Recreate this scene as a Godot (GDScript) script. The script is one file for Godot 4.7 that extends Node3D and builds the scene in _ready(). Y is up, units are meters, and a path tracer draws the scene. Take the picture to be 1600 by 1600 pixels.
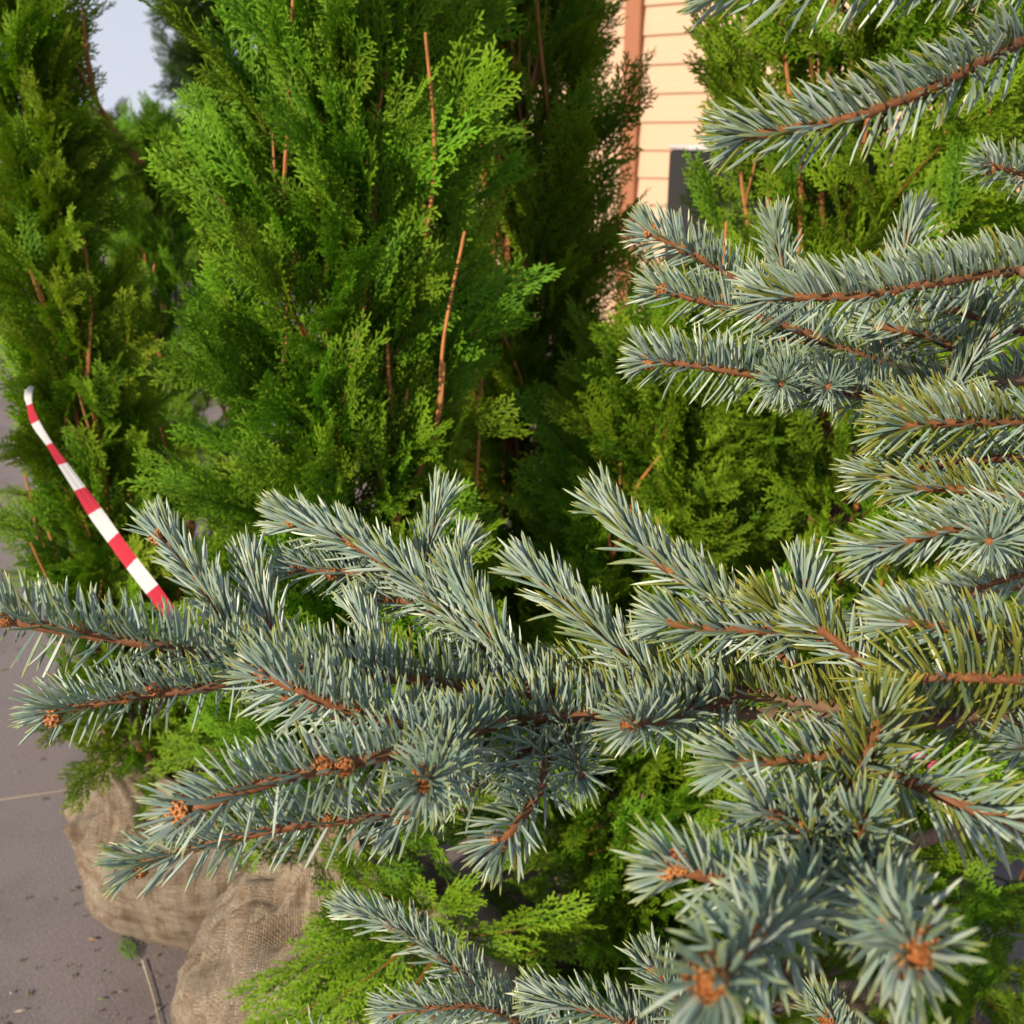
extends Node3D
# Nursery corner: blue spruce shoots in front of balled thuja trees, beige house behind.

const FPX := 1604.5                      # focal length in pixels of the 1600 px photograph
const CAM := Vector3(0.0, 1.15, 0.0)
const PITCH := -20.0
var cam_basis: Basis
var M := {}
var taken := {}
var NEEDLES := []                        # [tone][variant] -> Geo
var needle_meshes := []
var SPRAYS := []
var spray_meshes := []
var clump_meshes := []
var bud_mesh: ArrayMesh
var single_needles_left := 300

class Geo:
	var v := PackedVector3Array()
	var c := PackedColorArray()
	var i := PackedInt32Array()
	func add(x: Transform3D, o: Geo) -> void:
		var n := v.size()
		v.append_array(x * o.v)
		c.append_array(o.c)
		var k := i.size()
		i.resize(k + o.i.size())
		for j in o.i.size():
			i[k + j] = o.i[j] + n
	func mesh(m: Material) -> ArrayMesh:
		var a := []
		a.resize(Mesh.ARRAY_MAX)
		a[Mesh.ARRAY_VERTEX] = v
		if c.size() == v.size():
			a[Mesh.ARRAY_COLOR] = c
		a[Mesh.ARRAY_INDEX] = i
		var am := ArrayMesh.new()
		am.add_surface_from_arrays(Mesh.PRIMITIVE_TRIANGLES, a)
		am.surface_set_material(0, m)
		return am
	func smooth_mesh(m: Material) -> ArrayMesh:
		var nn := PackedVector3Array()
		nn.resize(v.size())
		for t in range(0, i.size(), 3):
			var n := (v[i[t + 2]] - v[i[t]]).cross(v[i[t + 1]] - v[i[t]])
			nn[i[t]] += n
			nn[i[t + 1]] += n
			nn[i[t + 2]] += n
		for k in nn.size():
			nn[k] = nn[k].normalized()
		var a := []
		a.resize(Mesh.ARRAY_MAX)
		a[Mesh.ARRAY_VERTEX] = v
		a[Mesh.ARRAY_NORMAL] = nn
		if c.size() == v.size():
			a[Mesh.ARRAY_COLOR] = c
		a[Mesh.ARRAY_INDEX] = i
		var am := ArrayMesh.new()
		am.add_surface_from_arrays(Mesh.PRIMITIVE_TRIANGLES, a)
		am.surface_set_material(0, m)
		return am

# ---------------------------------------------------------------- helpers
func P(x: float, y: float, d: float) -> Vector3:
	return CAM + cam_basis * Vector3((x - 800.0) / FPX * d, (800.0 - y) / FPX * d, -d)

func numbered(n: String) -> String:
	if not taken.has(n):
		taken[n] = 0
		return n
	taken[n] += 1
	return "%s_%03d" % [n, taken[n]]

func thing(called: String, label: String, category: String, at: Vector3, group := "") -> Node3D:
	var o := Node3D.new()
	o.name = numbered(called)
	add_child(o)
	o.position = at
	o.set_meta("label", label)
	o.set_meta("category", category)
	if group:
		o.set_meta("group", group)
	return o

func part(parent: Node3D, called: String, mesh: Mesh, xf := Transform3D.IDENTITY, kind := "") -> MeshInstance3D:
	var o := MeshInstance3D.new()
	o.name = called
	o.mesh = mesh
	o.transform = xf
	if kind:
		o.set_meta("kind", kind)
	parent.add_child(o, true)
	return o

func multi(parent: Node3D, called: String, mesh: Mesh, xs: Array, cs: Array) -> void:
	var mm := MultiMesh.new()
	mm.transform_format = MultiMesh.TRANSFORM_3D
	mm.use_colors = true
	mm.mesh = mesh
	mm.instance_count = xs.size()
	for k in xs.size():
		mm.set_instance_transform(k, xs[k])
		mm.set_instance_color(k, cs[k])
	var o := MultiMeshInstance3D.new()
	o.name = called
	o.multimesh = mm
	o.set_meta("kind", "stuff")
	parent.add_child(o, true)

func mat(called: String, col: Color, rough := 0.7, vc := false) -> StandardMaterial3D:
	var m := StandardMaterial3D.new()
	m.resource_name = called
	m.albedo_color = col.linear_to_srgb()
	m.roughness = rough
	m.vertex_color_use_as_albedo = vc
	return m

func noise(seed_: int, freq: float, oct := 3) -> FastNoiseLite:
	var n := FastNoiseLite.new()
	n.seed = seed_
	n.frequency = freq
	n.fractal_octaves = oct
	return n

func noise_tex(seed_: int, freq: float, size := 512, ramp: Gradient = null, normal := false) -> NoiseTexture2D:
	var t := NoiseTexture2D.new()
	t.width = size
	t.height = size
	t.seamless = true
	t.noise = noise(seed_, freq, 5)
	if ramp:
		t.color_ramp = ramp
	if normal:
		t.as_normal_map = true
		t.bump_strength = 4.0
	return t

func grad(stops: Array) -> Gradient:
	var g := Gradient.new()
	var o := PackedFloat32Array()
	var c := PackedColorArray()
	for s in stops:
		o.append(s[0])
		c.append((s[1] as Color).linear_to_srgb())
	g.offsets = o
	g.colors = c
	return g

# Catmull-Rom through points, resampled about every STEP metres
func curve(pts: Array, step: float) -> PackedVector3Array:
	var out := PackedVector3Array()
	for k in pts.size() - 1:
		var a: Vector3 = pts[maxi(k - 1, 0)]
		var b: Vector3 = pts[k]
		var c: Vector3 = pts[k + 1]
		var d: Vector3 = pts[mini(k + 2, pts.size() - 1)]
		var n := maxi(1, int(ceil(b.distance_to(c) / step)))
		for j in n:
			out.append(b.cubic_interpolate(c, a, d, float(j) / n))
	out.append(pts[-1])
	return out

func frame_at(t: Vector3, up: Vector3) -> Basis:      # y along t, z towards up as far as it can
	var z := up - t * up.dot(t)
	if z.length() < 0.05:
		z = Vector3(0, 0, 1) - t * t.z
	z = z.normalized()
	return Basis(t.cross(z), t, z)

func tube(path: PackedVector3Array, r0: float, r1: float, sides: int, col0: Color, col1: Color, rng: RandomNumberGenerator, bump := 0.0, cap := true) -> Geo:
	var g := Geo.new()
	var n := path.size()
	var ref := Vector3(0.3, 0.9, 0.2).normalized()
	for k in n:
		var t := (path[mini(k + 1, n - 1)] - path[maxi(k - 1, 0)]).normalized()
		var b := frame_at(t, ref)
		ref = b.z
		var s := float(k) / maxf(n - 1, 1)
		var r := lerpf(r0, r1, s)
		for j in sides:
			var a := TAU * j / sides
			var rr := r * (1.0 + bump * rng.randf_range(-1, 1))
			g.v.append(path[k] + (b.x * cos(a) + b.z * sin(a)) * rr)
			var f := rng.randf()
			g.c.append(col0.lerp(col1, clampf(s * 0.7 + f * 0.5 - 0.1, 0, 1)) * (0.75 + 0.5 * rng.randf()))
	for k in n - 1:
		for j in sides:
			var p := k * sides + j
			var q := k * sides + (j + 1) % sides
			g.i.append_array([p, p + sides, q, q, p + sides, q + sides])
	if cap:
		g.v.append(path[n - 1] + (path[n - 1] - path[n - 2]).normalized() * r1 * 0.6)
		g.c.append(col1)
		for j in sides:
			g.i.append_array([(n - 1) * sides + j, n * sides, (n - 1) * sides + (j + 1) % sides])
	return g

func box_geo(g: Geo, x: Transform3D, s: Vector3, bev := 0.0) -> void:
	# box with chamfered vertical and horizontal edges
	var h := s * 0.5
	var rings := [[-h.y, bev], [-h.y + bev, 0.0], [h.y - bev, 0.0], [h.y, bev]] if bev > 0 else [[-h.y, 0.0], [h.y, 0.0]]
	var n0 := g.v.size()
	var cnt := 8 if bev > 0 else 4
	for r in rings:
		var a: float = h.x - r[1]
		var c: float = h.z - r[1]
		var pts := []
		if bev > 0:
			pts = [Vector2(-a + bev, -c), Vector2(a - bev, -c), Vector2(a, -c + bev), Vector2(a, c - bev), Vector2(a - bev, c), Vector2(-a + bev, c), Vector2(-a, c - bev), Vector2(-a, -c + bev)]
		else:
			pts = [Vector2(-a, -c), Vector2(a, -c), Vector2(a, c), Vector2(-a, c)]
		for p in pts:
			g.v.append(x * Vector3(p.x, r[0], p.y))
	for k in rings.size() - 1:
		for j in cnt:
			var p: int = n0 + k * cnt + j
			var q: int = n0 + k * cnt + (j + 1) % cnt
			g.i.append_array([p, p + cnt, q, q, p + cnt, q + cnt])
	for e in [0, rings.size() - 1]:
		for j in range(1, cnt - 1):
			var o: int = n0 + e * cnt
			g.i.append_array([o, o + j, o + j + 1])

# ---------------------------------------------------------------- spruce pieces
func make_needles() -> void:
	var rng := RandomNumberGenerator.new()
	rng.seed = 11
	# base, tip and pale-face colours of each tone (linear)
	var tones := [
		[Color(0.105, 0.190, 0.140), Color(0.38, 0.41, 0.12), Color(0.275, 0.378, 0.325)],
		[Color(0.150, 0.230, 0.190), Color(0.38, 0.43, 0.22), Color(0.455, 0.540, 0.490)],
		[Color(0.100, 0.168, 0.085), Color(0.37, 0.38, 0.07), Color(0.230, 0.300, 0.180)],
		[Color(0.098, 0.132, 0.016), Color(0.38, 0.34, 0.035), Color(0.180, 0.210, 0.040)],
	]
	var rings := [[-0.03, 1.25], [0.045, 0.74], [0.05, 0.60], [0.14, 0.86], [0.42, 1.0], [0.72, 0.95], [0.90, 0.66], [1.0, 0.06]]
	for tone in tones:
		var list := []
		for variant in 7:
			var g := Geo.new()
			var bend := rng.randf_range(-0.04, 0.22)
			var side := rng.randf_range(-0.05, 0.05)
			var w := rng.randf_range(0.032, 0.040)
			var turn := rng.randf_range(0.2, 1.2)
			for face in 4:
				var pale := 0.25 + 0.6 * (1.0 if face >= 2 else 0.35) + rng.randf_range(-0.1, 0.1)
				for r in rings.size():
					var s: float = rings[r][0]
					var rr: float = rings[r][1] * w
					var centre := Vector3(side * s * s, s - 0.12 * bend * s, bend * s * s)
					for e in 2:
						var a: float = turn + (face + e) * TAU / 4.0
						g.v.append(centre + Vector3(cos(a) * rr, 0, sin(a) * rr * 0.86))
						var col: Color = (tone[0] as Color).lerp(tone[2], pale)
						col = col * rng.randf_range(0.9, 1.08)
						if s < 0.048:
							col = Color(0.29, 0.125, 0.042)
						elif s > 0.8:
							col = col.lerp(tone[1], clampf((s - 0.82) / 0.14, 0, 1) * 0.7)
						col.a = 1.0
						g.c.append(col)
				var o := face * rings.size() * 2
				for r in rings.size() - 1:
					var p := o + r * 2
					g.i.append_array([p, p + 1, p + 2, p + 1, p + 3, p + 2])
			list.append(g)
		NEEDLES.append(list)
	for tone in NEEDLES:
		var row := []
		for g in tone:
			row.append((g as Geo).mesh(M.needle))
		needle_meshes.append(row)

func make_bud() -> void:
	var rng := RandomNumberGenerator.new()
	rng.seed = 5
	var g := Geo.new()
	# core
	var prof := [[0.0, 0.30], [0.15, 0.46], [0.4, 0.52], [0.65, 0.42], [0.85, 0.24], [1.0, 0.04]]
	for r in prof:
		for j in 10:
			var a := TAU * j / 10.0
			g.v.append(Vector3(cos(a) * r[1], r[0], sin(a) * r[1]))
			g.c.append(Color(0.26, 0.085, 0.022))
	for k in prof.size() - 1:
		for j in 10:
			var p := k * 10 + j
			var q := k * 10 + (j + 1) % 10
			g.i.append_array([p, p + 10, q, q, p + 10, q + 10])
	# overlapping scales in a spiral
	for k in 26:
		var s := 0.02 + 0.9 * k / 26.0
		var a := k * 2.39996
		var rr := 0.52 * sqrt(maxf(0.0, 1.0 - pow(s * 1.15 - 0.38, 2.0) * 2.1)) * 0.98 + 0.02
		var out := Vector3(cos(a), 0, sin(a))
		var tan_ := Vector3(-sin(a), 0, cos(a))
		var up := Vector3(0, 1, 0)
		var lift := rng.randf_range(0.02, 0.07) * (1.3 - s)
		var b := out * rr + up * s
		var wd := 0.27 * (1.15 - 0.6 * s)
		var o := g.v.size()
		g.v.append_array([b - tan_ * wd, b + tan_ * wd, b + out * (0.05 + lift * 0.4) + up * 0.14, b + out * (lift - 0.04) * (1.0 if s < 0.6 else 0.2) - out * 0.10 * s + up * 0.30])
		var base := Color(0.38, 0.145, 0.04) * rng.randf_range(0.7, 1.15)
		g.c.append_array([base, base, base * 1.1, Color(0.46, 0.22, 0.085)])
		g.i.append_array([o, o + 2, o + 1, o, o + 3, o + 2, o + 2, o + 3, o + 1])
	bud_mesh = g.mesh(M.bud)

# one leafy shoot: pts from base to tip as [px, py, depth]
func shoot(tree: Node3D, pts: Array, o := {}) -> void:
	var rng := RandomNumberGenerator.new()
	rng.seed = int(o.get("seed", 0)) + int(pts[0][0]) * 7 + int(pts[-1][1]) * 13
	var world := []
	for p in pts:
		world.append(P(p[0], p[1], p[2]) - tree.position)
	var path := curve(world, 0.0022)
	var n := path.size()
	if n < 4:
		return
	var length := 0.0
	for k in n - 1:
		length += path[k].distance_to(path[k + 1])
	var r0: float = o.get("r0", 0.0021)
	var r1: float = o.get("r1", 0.0016)
	var old: float = o.get("old", 0.0)
	var c0 := Color(0.070, 0.028, 0.014).lerp(Color(0.10, 0.075, 0.055), old)
	var c1 := Color(0.215, 0.082, 0.029).lerp(Color(0.17, 0.11, 0.07), old)
	var stem := part(tree, o.get("called", "shoot"), tube(path, r0, r1, 10, c0, c1, rng, 0.16 if old < 0.5 else 0.07).smooth_mesh(M.twig))
	if o.get("bare", false):
		return
	var nl: float = float(o.get("nl", 0.0205)) * 0.95
	var olive: float = o.get("olive", 0.0)
	var round_: float = o.get("round", 0.25)
	var from: float = o.get("from", 0.0)
	var dens: float = o.get("dens", 1350.0)
	var spread: float = o.get("spread", 60.0)
	var count := int(length * (1.0 - from) * dens * 1.5)
	var tuft: int = o.get("tuft", 22)
	var g := Geo.new()
	var single: bool = o.get("single", false)
	for k in count + tuft:
		var is_tuft := k >= count
		var s := from + (1.0 - from) * (k + rng.randf()) / count if not is_tuft else rng.randf_range(0.965, 1.0)
		s = minf(s, 1.0)
		var f := s * (n - 1)
		var a := int(f)
		var b := mini(a + 1, n - 1)
		var p := path[a].lerp(path[b], f - a)
		var t := (path[mini(a + 2, n - 1)] - path[maxi(a - 2, 0)]).normalized()
		var fr := frame_at(t, Vector3.UP)
		var rnd := round_ + (1.0 - round_) * pow(absf(t.y), 3.0)
		if is_tuft:
			rnd = 1.0
		var az: float
		var pick := fposmod(k * 0.6180339, 1.0)          # spiral order, so that rows stay even
		if rng.randf() < rnd:
			az = pick * TAU - PI
		elif pick < 0.70:
			var q := pick / 0.35 - 1.0
			az = 1.15 * (0.65 * q + 0.35 * q * q * q) + rng.randfn(0.0, 0.06)
		elif pick < 0.86:
			az = rng.randf_range(1.1, 2.0) * (1 if rng.randf() < 0.5 else -1)
		else:
			az = PI + rng.randf_range(-0.8, 0.8)
		var rad := fr.z * cos(az) + fr.x * sin(az)
		var az0 := az * 1.25 if absf(az) < 1.3 else az
		var rad0 := fr.z * cos(az0) + fr.x * sin(az0)
		var e := smoothstep(0.72, 1.0, s)
		var ang := deg_to_rad(lerpf(spread, spread * 0.62, e) + rng.randfn(0, 4.5))
		if is_tuft:
			ang = deg_to_rad(rng.randf_range(12, 42))
		elif absf(az) > 1.8:
			ang -= 0.12
		var dir := (rad * sin(ang) + t * cos(ang)).normalized()
		if absf(az) < 2.0 and not is_tuft:
			dir = (dir + Vector3.UP * 0.16).normalized()
		var ln := nl * rng.randf_range(0.86, 1.10) * (0.86 if is_tuft else 1.0)
		# bend towards the tip of the shoot
		var zz := t - dir * t.dot(dir)
		zz = zz.normalized() if zz.length() > 0.01 else fr.z
		if absf(az) > 1.9 and rng.randf() < 0.5:
			zz = (zz * 0.4 - Vector3.UP * 0.9)
			zz = (zz - dir * zz.dot(dir)).normalized()
		zz = zz.rotated(dir, rng.randf_range(-0.5, 0.5))
		var bs := Basis(dir.cross(zz), dir, zz).scaled(Vector3.ONE * ln)
		var xf := Transform3D(bs, p + rad0 * lerpf(r0, r1, s) * 0.75)
		var tone := 0
		var roll := rng.randf()
		if roll < olive:
			tone = 3 if rng.randf() < 0.75 else 2
		elif roll < olive + (1.0 - olive) * 0.22:
			tone = 1
		elif roll < olive + (1.0 - olive) * 0.42:
			tone = 2
		var vn := rng.randi() % 7
		if single and single_needles_left > 0:
			part(stem, "needle", needle_meshes[tone][vn], xf)
			single_needles_left -= 1
		else:
			g.add(xf, NEEDLES[tone][vn])
	if g.v.size():
		part(stem, "foliage", g.mesh(M.needle), Transform3D.IDENTITY, "stuff")
	# buds: one at the tip, some on the sides
	var tend := (path[n - 1] - path[n - 3]).normalized()
	var spots := []
	if o.get("tipbud", true):
		spots.append([path[n - 1] - tend * 0.001, tend, 0.0060])
		for q in int(o.get("tipbuds", 1)):
			var fr2 := frame_at(tend, Vector3.UP).rotated(tend, rng.randf_range(0, TAU))
			spots.append([path[n - 3] + fr2.z * 0.0018, (tend + fr2.z * 0.9).normalized(), 0.0052])
	for q in int(o.get("buds", 1)):
		var k2 := int(n * rng.randf_range(0.45, 0.85))
		var tt := (path[mini(k2 + 1, n - 1)] - path[k2 - 1]).normalized()
		var toward := (CAM - tree.position - path[k2]).normalized()
		var fr3 := frame_at(tt, toward).rotated(tt, rng.randf_range(-0.7, 0.7))
		spots.append([path[k2] + fr3.z * 0.0016, (fr3.z + tt * 0.45).normalized(), 0.0046])
	for sp in spots:
		var bb := frame_at(sp[1], Vector3(0.2, 0.3, 0.9)).rotated(sp[1], rng.randf_range(0, TAU)).scaled(Vector3.ONE * sp[2] * rng.randf_range(0.85, 1.15) * float(o.get("budsize", 1.0)))
		part(stem, "bud", bud_mesh, Transform3D(bb, sp[0]))

# ---------------------------------------------------------------- thuja pieces
func leaf_strip(g: Geo, p: Vector3, d: Vector3, nrm: Vector3, ln: float, w: float, tip0: float, tip1: float, rng: RandomNumberGenerator) -> void:
	var side := d.cross(nrm).normalized()
	var seg := clampi(int(round(ln / 0.0034)), 2, 4)
	var o := g.v.size()
	var bend := rng.randf_range(-0.22, 0.22)
	for k in seg + 1:
		var s := float(k) / seg
		var c := p + d * ln * s + nrm * bend * ln * s * s
		var ww := w * (1.0 if k % 2 == 1 else 0.78)
		if k == 0:
			ww = w * 0.6
		if k == seg:
			ww = w * 0.5
		g.v.append_array([c - side * ww, c + nrm * w * 0.42, c + side * ww])
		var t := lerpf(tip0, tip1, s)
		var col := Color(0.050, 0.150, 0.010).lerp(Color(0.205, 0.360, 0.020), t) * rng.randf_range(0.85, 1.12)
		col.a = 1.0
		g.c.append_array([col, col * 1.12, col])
	for k in seg:
		var q := o + k * 3
		g.i.append_array([q, q + 3, q + 1, q + 1, q + 3, q + 4, q + 1, q + 4, q + 2, q + 2, q + 4, q + 5])

func make_sprays() -> void:
	var rng := RandomNumberGenerator.new()
	rng.seed = 23
	for variant in 7:
		var g := Geo.new()
		var L := rng.randf_range(0.070, 0.098)
		var curl := rng.randf_range(-0.9, 0.9)
		var lean := rng.randf_range(-0.35, 0.35)
		var p := Vector3.ZERO
		var d := Vector3(0, 1, 0)
		var nrm := Vector3(0, 0, 1)
		var steps := int(L / 0.0062)
		for k in steps:
			var s := float(k) / steps
			var st := L / steps
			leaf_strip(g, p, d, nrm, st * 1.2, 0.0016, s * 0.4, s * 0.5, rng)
			p += d * st
			d = (d + Vector3(lean * st * 4.0, 0, curl * st * 3.0)).normalized()
			nrm = (nrm - d * nrm.dot(d)).normalized()
			var sgn := 1.0 if k % 2 == 0 else -1.0
			var side := d.cross(nrm) * sgn
			var bl := (0.036 * pow(1.0 - s, 0.75) * smoothstep(-0.15, 0.25, s) + 0.010) * rng.randf_range(0.7, 1.2)
			var ba := rng.randf_range(0.55, 0.80)
			var bd := (d * cos(ba) + side * sin(ba) + nrm * rng.randf_range(-0.14, 0.14)).normalized()
			var bp := p
			var bs := maxi(1, int(bl / 0.0052))
			for j in bs:
				var u := float(j) / bs
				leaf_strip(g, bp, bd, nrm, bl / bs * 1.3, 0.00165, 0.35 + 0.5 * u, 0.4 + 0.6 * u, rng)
				bp += bd * bl / bs
				bd = (bd + d * 0.08).normalized()
				var s2 := 1.0 if j % 2 == 0 else -1.0
				var sd := bd.cross(nrm).normalized() * s2
				var cl := (0.0075 * (1.0 - u) + 0.0048) * rng.randf_range(0.7, 1.2)
				var ca := rng.randf_range(0.50, 0.75)
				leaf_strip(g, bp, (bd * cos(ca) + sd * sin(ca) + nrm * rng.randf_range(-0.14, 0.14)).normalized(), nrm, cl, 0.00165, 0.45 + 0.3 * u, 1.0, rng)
		SPRAYS.append(g)
	for tint in 3:
		var row := []
		for g in SPRAYS:
			row.append((g as Geo).mesh([M.thuja_a, M.thuja_b, M.thuja_c][tint]))
		spray_meshes.append(row)
	# clumps: a short twig with sprays on it
	for variant in 5:
		var g := Geo.new()
		var path := PackedVector3Array()
		var L := rng.randf_range(0.11, 0.14)
		var bend := Vector3(rng.randf_range(-0.3, 0.3), 0, rng.randf_range(-0.3, 0.3))
		for k in 14:
			var s := k / 13.0
			path.append(Vector3(0, L * s, 0) + bend * L * s * s)
		g.add(Transform3D.IDENTITY, tube(path, 0.0019, 0.0009, 5, Color(0.23, 0.095, 0.03), Color(0.16, 0.15, 0.03), rng, 0.1))
		for k in 9:
			var s := 0.15 + 0.85 * k / 8.0
			var f := s * 13.0
			var a := mini(int(f), 12)
			var p := path[a].lerp(path[a + 1], f - a)
			var t := (path[a + 1] - path[a]).normalized()
			var az := (0.0 if k % 2 == 0 else PI) + rng.randf_range(-0.75, 0.75)
			var ang := lerpf(0.75, 0.2, s) * rng.randf_range(0.7, 1.2)
			var fr := frame_at(t, Vector3(0, 0, 1))
			var out := fr.x * cos(az) + fr.z * sin(az)
			var d := (t * cos(ang) + out * sin(ang)).normalized()
			var zz := t.cross(out).normalized().rotated(d, rng.randf_range(-0.6, 0.6))
			zz = (zz - d * zz.dot(d)).normalized()
			g.add(Transform3D(Basis(d.cross(zz), d, zz).scaled(Vector3.ONE * rng.randf_range(0.72, 0.98) * lerpf(1.0, 0.85, s)), p), SPRAYS[rng.randi() % 7])
		clump_meshes.append(g.mesh(M.thuja))

func profile_of(s: float, o: Dictionary) -> float:
	return pow(maxf(0.0, 1.0 - s), o.get("taper", 0.55)) * clampf(s / 0.10 + 0.55, 0.0, 1.0)

func thuja(label: String, o: Dictionary) -> Node3D:
	var base: Vector3 = o.base
	var top: Vector3 = o.top
	var R: float = o.R
	var rng := RandomNumberGenerator.new()
	rng.seed = o.seed
	var tree := thing("thuja_tree", label, "thuja", Vector3(base.x, 0, base.z), "thuja trees with wrapped root balls")
	var at := tree.position
	var b := base - at
	var axis := top - base
	var H := axis.length()
	# trunk
	var path := PackedVector3Array()
	for k in 40:
		var s := k / 39.0
		path.append(b + axis * s + Vector3(sin(s * 7.0 + R * 50.0), 0, cos(s * 9.0)) * 0.008)
	path[0].y -= 0.06
	part(tree, "trunk", tube(path, 0.017, 0.003, 10, Color(0.11, 0.065, 0.045), Color(0.20, 0.085, 0.035), rng, 0.12).mesh(M.bark))
	var cam_az := atan2(-base.x, -base.z)              # azimuth towards the camera (x = sin, z = cos)
	var tint: Color = o.get("tint", Color(1, 1, 1))
	# upright stems
	for k in int(o.stems):
		var s0 := rng.randf_range(0.02, 0.55)
		var az := cam_az + rng.randf_range(-1.7, 1.7)
		var out := Vector3(sin(az), 0, cos(az))
		var tang := Vector3(cos(az), 0, -sin(az))
		var ln := rng.randf_range(0.25, 0.42)
		var pts := []
		var reach := rng.randf_range(0.55, 0.90)
		var sway := rng.randf_range(-0.10, 0.10)
		var side0 := rng.randf_range(-0.05, 0.05)
		for j in 6:
			var u := j / 5.0
			var s := minf(s0 + ln * u, 0.97)
			pts.append(b + axis * s + out * R * profile_of(s, o) * reach * (0.3 + 0.7 * pow(u, 0.6)) + tang * (side0 * (1.0 - u) + sway * u + rng.randf_range(-0.010, 0.010)) + out * rng.randf_range(-0.008, 0.008))
		var sg := Geo.new()
		for fork in 2:
			var i0 := 2 + fork
			var fd := (Vector3.UP * rng.randf_range(0.7, 1.3) + out * rng.randf_range(0.0, 0.3) + tang * rng.randf_range(-0.6, 0.6)).normalized()
			var fl := rng.randf_range(0.04, 0.07)
			var fp: Vector3 = pts[i0]
			sg.add(Transform3D.IDENTITY, tube(curve([fp, fp + fd * fl * 0.5 + out * 0.004, fp + (fd + Vector3.UP * 0.35) * fl], 0.014), 0.0024, 0.001, 5, Color(0.27, 0.095, 0.032), Color(0.33, 0.17, 0.05), rng, 0.1))
		sg.add(Transform3D.IDENTITY, tube(curve(pts, 0.012), rng.randf_range(0.0028, 0.0044), 0.0015, 6, Color(0.27, 0.095, 0.032), Color(0.45, 0.185, 0.06), rng, 0.1))
		part(tree, "stem", sg.mesh(M.bark))
	# foliage: clumps through the crown
	var xs := [[], [], [], [], []]
	var cs := [[], [], [], [], []]
	for k in int(o.clumps):
		var s := lerpf(o.get("low", 0.03), 0.97, pow((k + rng.randf()) / float(o.clumps), 1.15))
		var az := cam_az + rng.randfn(0.0, 1.15)
		if k % 6 == 0:
			az = cam_az + PI + rng.randf_range(-1.3, 1.3)
		var out := Vector3(sin(az), 0, cos(az))
		var el := deg_to_rad(lerpf(o.get("el0", 28.0), 78.0, pow(clampf(s, 0, 1), 0.6)) + rng.randfn(0, 9.0))
		var sc := rng.randf_range(0.75, 1.15) * float(o.get("scale", 1.0))
		var dir := (out * cos(el) + Vector3.UP * sin(el)).rotated(Vector3.UP, rng.randfn(0, 0.25)).normalized()
		var rr := maxf(0.012, R * profile_of(s, o) * (1.0 - 0.45 * pow(rng.randf(), 2.0)) - 0.17 * sc * cos(el))
		var pos := b + axis * s + out * rr
		var zz := Vector3.UP.cross(out).rotated(dir, rng.randf_range(-1.0, 1.0))
		zz = (zz - dir * zz.dot(dir)).normalized()
		var v := rng.randi() % 5
		xs[v].append(Transform3D(Basis(dir.cross(zz), dir, zz).scaled(Vector3.ONE * sc), pos))
		var br := rng.randf_range(0.78, 1.2)
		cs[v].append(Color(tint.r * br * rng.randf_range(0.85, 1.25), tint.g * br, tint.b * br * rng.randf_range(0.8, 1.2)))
	# inner boughs
	for k in int(o.clumps * 0.28):
		var s := lerpf(0.0, 0.85, (k + rng.randf()) / (o.clumps * 0.28))
		var az := rng.randf_range(-PI, PI)
		var out := Vector3(sin(az), 0, cos(az))
		var el := rng.randf_range(0.5, 1.3)
		var dir := (out * cos(el) + Vector3.UP * sin(el)).normalized()
		var zz := Vector3.UP.cross(out).rotated(dir, rng.randf_range(-1.5, 1.5))
		zz = (zz - dir * zz.dot(dir)).normalized()
		xs[k % 5].append(Transform3D(Basis(dir.cross(zz), dir, zz).scaled(Vector3.ONE * 0.8 * float(o.get("scale", 1.0))), b + axis * s + out * maxf(0.0, R * profile_of(s, o) * 0.45 - 0.06)))
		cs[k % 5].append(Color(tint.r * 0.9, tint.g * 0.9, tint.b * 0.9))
	# low boughs in a band of ground beside the tree
	if o.has("skirt"):
		var q: Array = o.skirt
		for k in int(q[0]):
			var dir := (cam_basis * Vector3(rng.randf_range(-0.8, 0.8), rng.randf_range(-0.1, 0.9), rng.randf_range(0.1, 0.9))).normalized()
			var zz := (cam_basis * Vector3(0, 0, 1)).rotated(dir, rng.randf_range(-1.2, 1.2))
			zz = (zz - dir * zz.dot(dir)).normalized()
			var pos := P(rng.randf_range(q[1], q[2]), rng.randf_range(q[3], q[4]), rng.randf_range(q[5], q[6])) - dir * 0.12
			pos.y = maxf(pos.y, 0.04)
			xs[k % 5].append(Transform3D(Basis(dir.cross(zz), dir, zz).scaled(Vector3.ONE * rng.randf_range(0.75, 1.05)), pos - at))
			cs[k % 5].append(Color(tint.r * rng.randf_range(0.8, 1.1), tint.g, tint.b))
	for e in o.get("extra", []):
		var dir := (cam_basis * Vector3(e[3], e[4], 0.55)).normalized()
		var zz := (cam_basis * Vector3(0, 0, 1)).rotated(dir, rng.randf_range(-0.9, 0.9))
		zz = (zz - dir * zz.dot(dir)).normalized()
		xs[0].append(Transform3D(Basis(dir.cross(zz), dir, zz).scaled(Vector3.ONE * rng.randf_range(0.8, 1.0)), P(e[0], e[1], e[2]) - at - dir * 0.10))
		cs[0].append(Color(1.15, 1.1, 0.9))
	for v in 5:
		if xs[v].size():
			multi(tree, "foliage", clump_meshes[v], xs[v], cs[v])
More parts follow.
